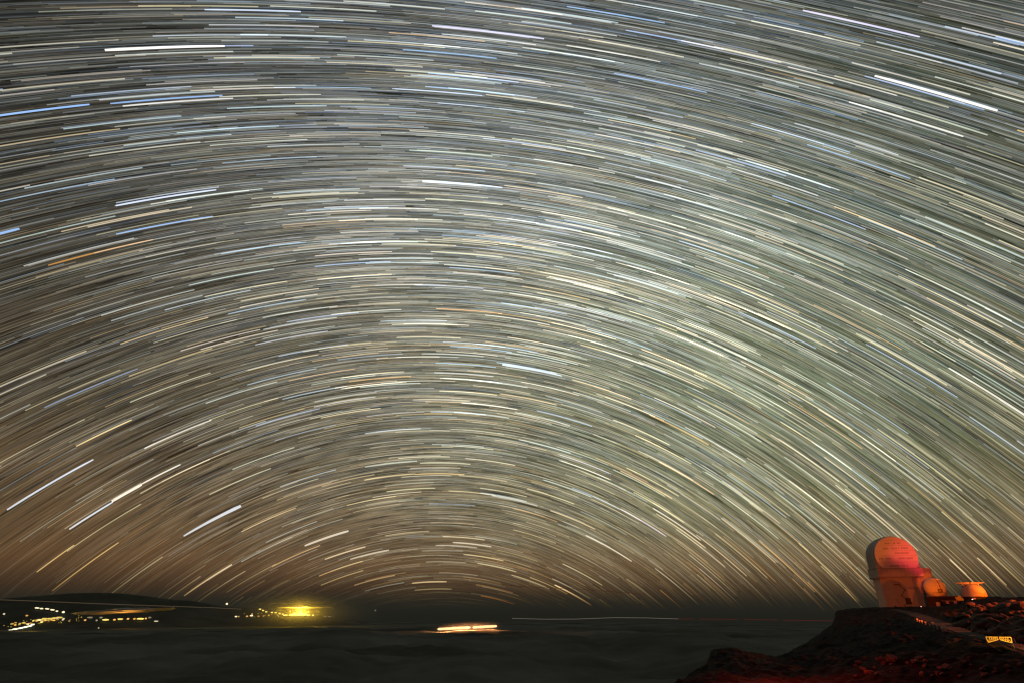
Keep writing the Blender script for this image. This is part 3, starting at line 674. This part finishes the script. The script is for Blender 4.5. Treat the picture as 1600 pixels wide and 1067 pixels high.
# marker posts along the outer edge of the road
def post_mesh():
    bm = bmesh.new(); lathe(bm, [(0, 0), (.09, 0), (.09, 1.0), (.05, 1.06), (0, 1.06)], 8); return bm_mesh('post', bm)
def face_mesh():
    bm = bmesh.new(); box(bm, -.26, .26, -.14, -.10, .55, 1.0); return bm_mesh('reflector', bm, bevel=.02)
pm, fm = post_mesh(), face_mesh(); pm.materials.append(galv); fm.materials.append(refl_m)
def marker(p, facing, label, group, s=1.0):
    o = empty('marker_post', p, facing); o.scale = (s, s, s); tag(o, label, 'marker post', group); link('post', pm, None, o); link('reflector', fm, None, o)
for x, y, s in ((1434, 970, .9), (1437.5, 971.5, .8), (1441.5, 973.3, 1.0), (1447, 975.2, .9), (1453.5, 978, .8), (1459.5, 979.6, 1.35), (1465.5, 981.5, 1.2), (1473.5, 985.3, 1.1), (1478.5, 985.8, 1.0)):
    p = on_ground(x, y + 1.2, 60, 420); a_ = math.atan2(p.x, p.y); marker(p, -a_ + .5, 'short white reflector post along the road below the enclosure', 'reflector posts along the road', s * .8)

# yellow swing gate across the road: two braced leaves
pg = on_ground(1563, 1004.5, 60, 420); azg = math.atan2(pg.x, pg.y); k = px_size(pg)
GW = 31.5 * k; GH = 7.6 * k
gate = empty('road_gate', pg, -azg + .12); tag(gate, 'brightly lit yellow braced double gate across the road', 'gate')
print('gate', GW, GH, pg.length)
zg = .05
for s in (-1, 1):
    bm = bmesh.new(); X0, X1 = s * GW / 2, s * .06
    b0, b1, t0 = zg, zg + GH * .55, zg + GH
    q = GH * .13
    bar(bm, (X0 * 1.0, 0, t0), (X1, 0, t0), q); bar(bm, (X0 * .92, 0, b0), (X1, 0, b1), q); bar(bm, (X0, 0, t0), (X0 * .92, 0, b0), q); bar(bm, (X1 + s * q / 2, 0, t0), (X1 + s * q / 2, 0, b1), q)
    leaf = part('gate_leaf', bm, gate_m, gate)
    for f0, f1 in ((.12, .30), (.30, .48), (.48, .66), (.66, .82)):
        bm = bmesh.new(); xa, xb = X0 * (1 - f0), X0 * (1 - f1); za = b0 + (b1 - b0) * f0
        bar(bm, (xa, .02, za), (xb, .02, t0), q * .6); bar(bm, (xb, .05, t0), (xb * 1.0, .05, b0 + (b1 - b0) * f1), q * .55); part('brace', bm, gate_m, leaf)
    bm = bmesh.new(); bar(bm, (X0 * 1.0, .14, -.6), (X0 * 1.0, .14, t0), q * .8); part('post', bm, dark_m, gate)

# tall white rods and posts right of the gate
for x, y, s in ((1588.5, 1005.5, 8.0), (1598, 1011, 5.0)):
    p = on_ground(x, y, 60, 420); a_ = math.atan2(p.x, p.y); tall = s > 6; s *= px_size(p)
    o = empty('snow_pole', p, -a_); tag(o, 'pale upright rod beside the yellow gate' if tall else 'short thick pale post past the yellow gate', 'pole')
    bm = bmesh.new(); bar(bm, (0, 0, -.3), (-.15 * s, 0, s), .14 * s if tall else .4 * s); part('rod', bm, refl_m, o)
    bm = bmesh.new(); lathe(bm, [(0, -.3), (.22, -.3), (.2, .1), (0, .12)], 10); part('foot', bm, concrete, o)

# ------------------------------------------------------------------ small lit lamps near the buildings
def yard_lamp(px, py, r, col, st, label, hgt=2.2):
    p = at(px, py, r); gl = ground(p.x, p.y); hgt = max(p.z - gl, .6)
    o = empty('yard_lamp', (p.x, p.y, gl)); tag(o, label, 'lamp')
    bm = bmesh.new(); lathe(bm, [(0, -.3), (.06, -.3), (.06, hgt - .25), (.2, hgt - .25), (.2, hgt - .18), (0, hgt - .18)], 8); part('post', bm, dark_m, o)
    bm = bmesh.new(); bmesh.ops.create_icosphere(bm, subdivisions=2, radius=.30, matrix=Matrix.Translation((0, 0, hgt))); b = part('bulb', bm, emitter('lit bulb', col, st), o, True); return o
yard_lamp(1440.8, 953.2, 372, (1, .42, .34), 3.0, 'small pink lit lamp beside the road below the enclosure')
yard_lamp(1519.8, 937.2, 316, (1, .85, .78), 3.0, 'small white lit lamp in front of the squat dome')

# ------------------------------------------------------------------ boulders
bmeshes = []
for v in range(9):
    bm = bmesh.new(); bmesh.ops.create_icosphere(bm, subdivisions=2, radius=1)
    ax = Vector((random.uniform(.8, 1.3), random.uniform(.7, 1.1), random.uniform(.5, .85)))
    for q in bm.verts:
        c = q.co.copy(); n_ = float(fbm(np.array([c.x * 1.4 + v * 7]), np.array([c.y * 1.4 + c.z * 2.1 + v]), 3)[0]); c *= 1 + .55 * n_
        q.co = Vector((c.x * ax.x, c.y * ax.y, c.z * ax.z))
    me = bm_mesh('boulder', bm); me.materials.append(boulder_m); bmeshes.append(me)
def boulder(px, py, size, label, group):
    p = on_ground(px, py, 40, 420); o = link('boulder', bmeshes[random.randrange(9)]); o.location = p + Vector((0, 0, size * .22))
    o.scale = [size * random.uniform(.8, 1.2) for _ in range(3)]; o.rotation_euler = (random.uniform(-.3, .3), random.uniform(-.3, .3), random.uniform(0, 6.28)); tag(o, label, 'boulder', group)
LB = 'rough lava boulder on the red-lit slope above the road'
cnt = 0
while cnt < 150:
    x = 1492 + 112 * random.random() ** .75; y = random.uniform(944, 1002)
    yr = np.interp(x, [p[0] for p in road_px], [p[1] for p in road_px])
    if y > yr - 5 or y < 945 or (x < 1516 and y < 955): continue
    boulder(x, y, random.choice((.5, .6, .7, .8, 1.0, 1.3)) * (.75 + .5 * random.random()), LB, 'boulders above the road'); cnt += 1
for x, y, s in ((1574, 953, 2.4), (1586, 952, 2.1), (1597, 954, 2.0), (1556, 952, 1.4)): boulder(x, y, s, 'broad low lava outcrop on the slope near the skyline', 'outcrops near the skyline')
for i in range(45):
    x = random.uniform(1335, 1600); y = random.uniform(1024, 1058)
    boulder(x, y, random.uniform(.12, .34), 'dim lava boulder on the dark slope below the road', 'boulders below the road')
for x, y, s in ((1377, 1031, .4), (1389, 1032, .38), (1396, 1030.5, .45), (1353, 1030, .35), (1381, 1038, .35)): boulder(x, y, s, 'dim lava boulder on the dark slope below the road', 'boulders below the road')

# ------------------------------------------------------------------ unseen lights: vehicle lamps past the frame, and fill lights added for effect
def spot(name, p, target, col, watts, cone, size=.2):
    ld = bpy.data.lights.new(name, 'SPOT'); ld.color = col; ld.energy = watts; ld.shadow_soft_size = size; ld.spot_size = R(cone); ld.spot_blend = .35
    o = bpy.data.objects.new(name, ld); C.objects.link(o); o.location = p
    o.rotation_euler = (Vector(target) - Vector(p)).to_track_quat('-Z', 'Y').to_euler(); return o
def above(x, y, dz): return Vector((x, y, ground(x, y) + dz))
LP = above(200, 195, 1.7)                                                 # a vehicle's lamps, just past the frame
spot('work_lamp', LP + Vector((-.4, 0, 0)), (207, 329, 24), (1, .19, .02), 3.2e5, 26)
spot('tail_lamp', LP + Vector((.4, 0, 0)), (222, 331, 24), (1, .035, .06), 6.5e5, 15).data.spot_blend = 1.0
spot('dome_side_fill', above(215, 215, 2.6), (190, 270, 8.5), (1, .14, .001), 2.7e5, 26, .3)  # added unseen spot that brightens the small domes from the right
spot('dome_front_fill', (3.6, -7, 2.6), (188.9, 273, 10.5), (1, .15, .001), 5.5e6, 1.9, .1)  # added spot beside the camera, narrowed to brighten the round dome alone
spot('tower_fill', (3, -7, 2.6), (210, 331, 5), (1, .125, .012), 1.25e6, 4.6, .1)  # added spot beside the camera that brightens the enclosure's lower tower
point_light('rock_fill', above(146, 134, 9), (1, .11, .025), 3.0e5, .3)  # added unseen light, hung high to redden the rocks on the slope
# unseen rock shape added before the vehicle lamps to throw the enclosure's rounded shadow
bo = link('boulder', bmeshes[2]); tb = LP + (Vector((209, 329, LP.z)) - LP).normalized() * 10
vz = [v.co.z for v in bmeshes[2].vertices]; vx = [abs(v.co.x) for v in bmeshes[2].vertices]; sz = 3.2 / (max(vz) - min(vz))
bo.scale = (1.35 / max(vx), 1.0, sz); bo.location = (tb.x, tb.y, LP.z + (25.5 - LP.z) * 10 / 134 - max(vz) * sz); tag(bo, 'unseen boulder shape added to throw the rounded shadow on the enclosure', 'boulder')
gd = Vector((-pg.x, -pg.y, 0)).normalized(); gr = Vector((-gd.y, gd.x, 0))
gr = gr if gr.x > 0 else -gr
gp = pg + gd * 5 + gr * 6; spot('gate_lamp', (gp.x, gp.y, max(ground(gp.x, gp.y), pg.z) + .8), pg + Vector((0, 0, .5)), (1, .52, .10), 6.0e3, 46, .1)
lx, ly = math.sin(R(23)) * 64, math.cos(R(23)) * 64
point_light('red_slope_fill', above(lx, ly, 6.0), (1, .025, .006), 4.0e3, .05)  # added unseen red light over the near slope, for its red tint
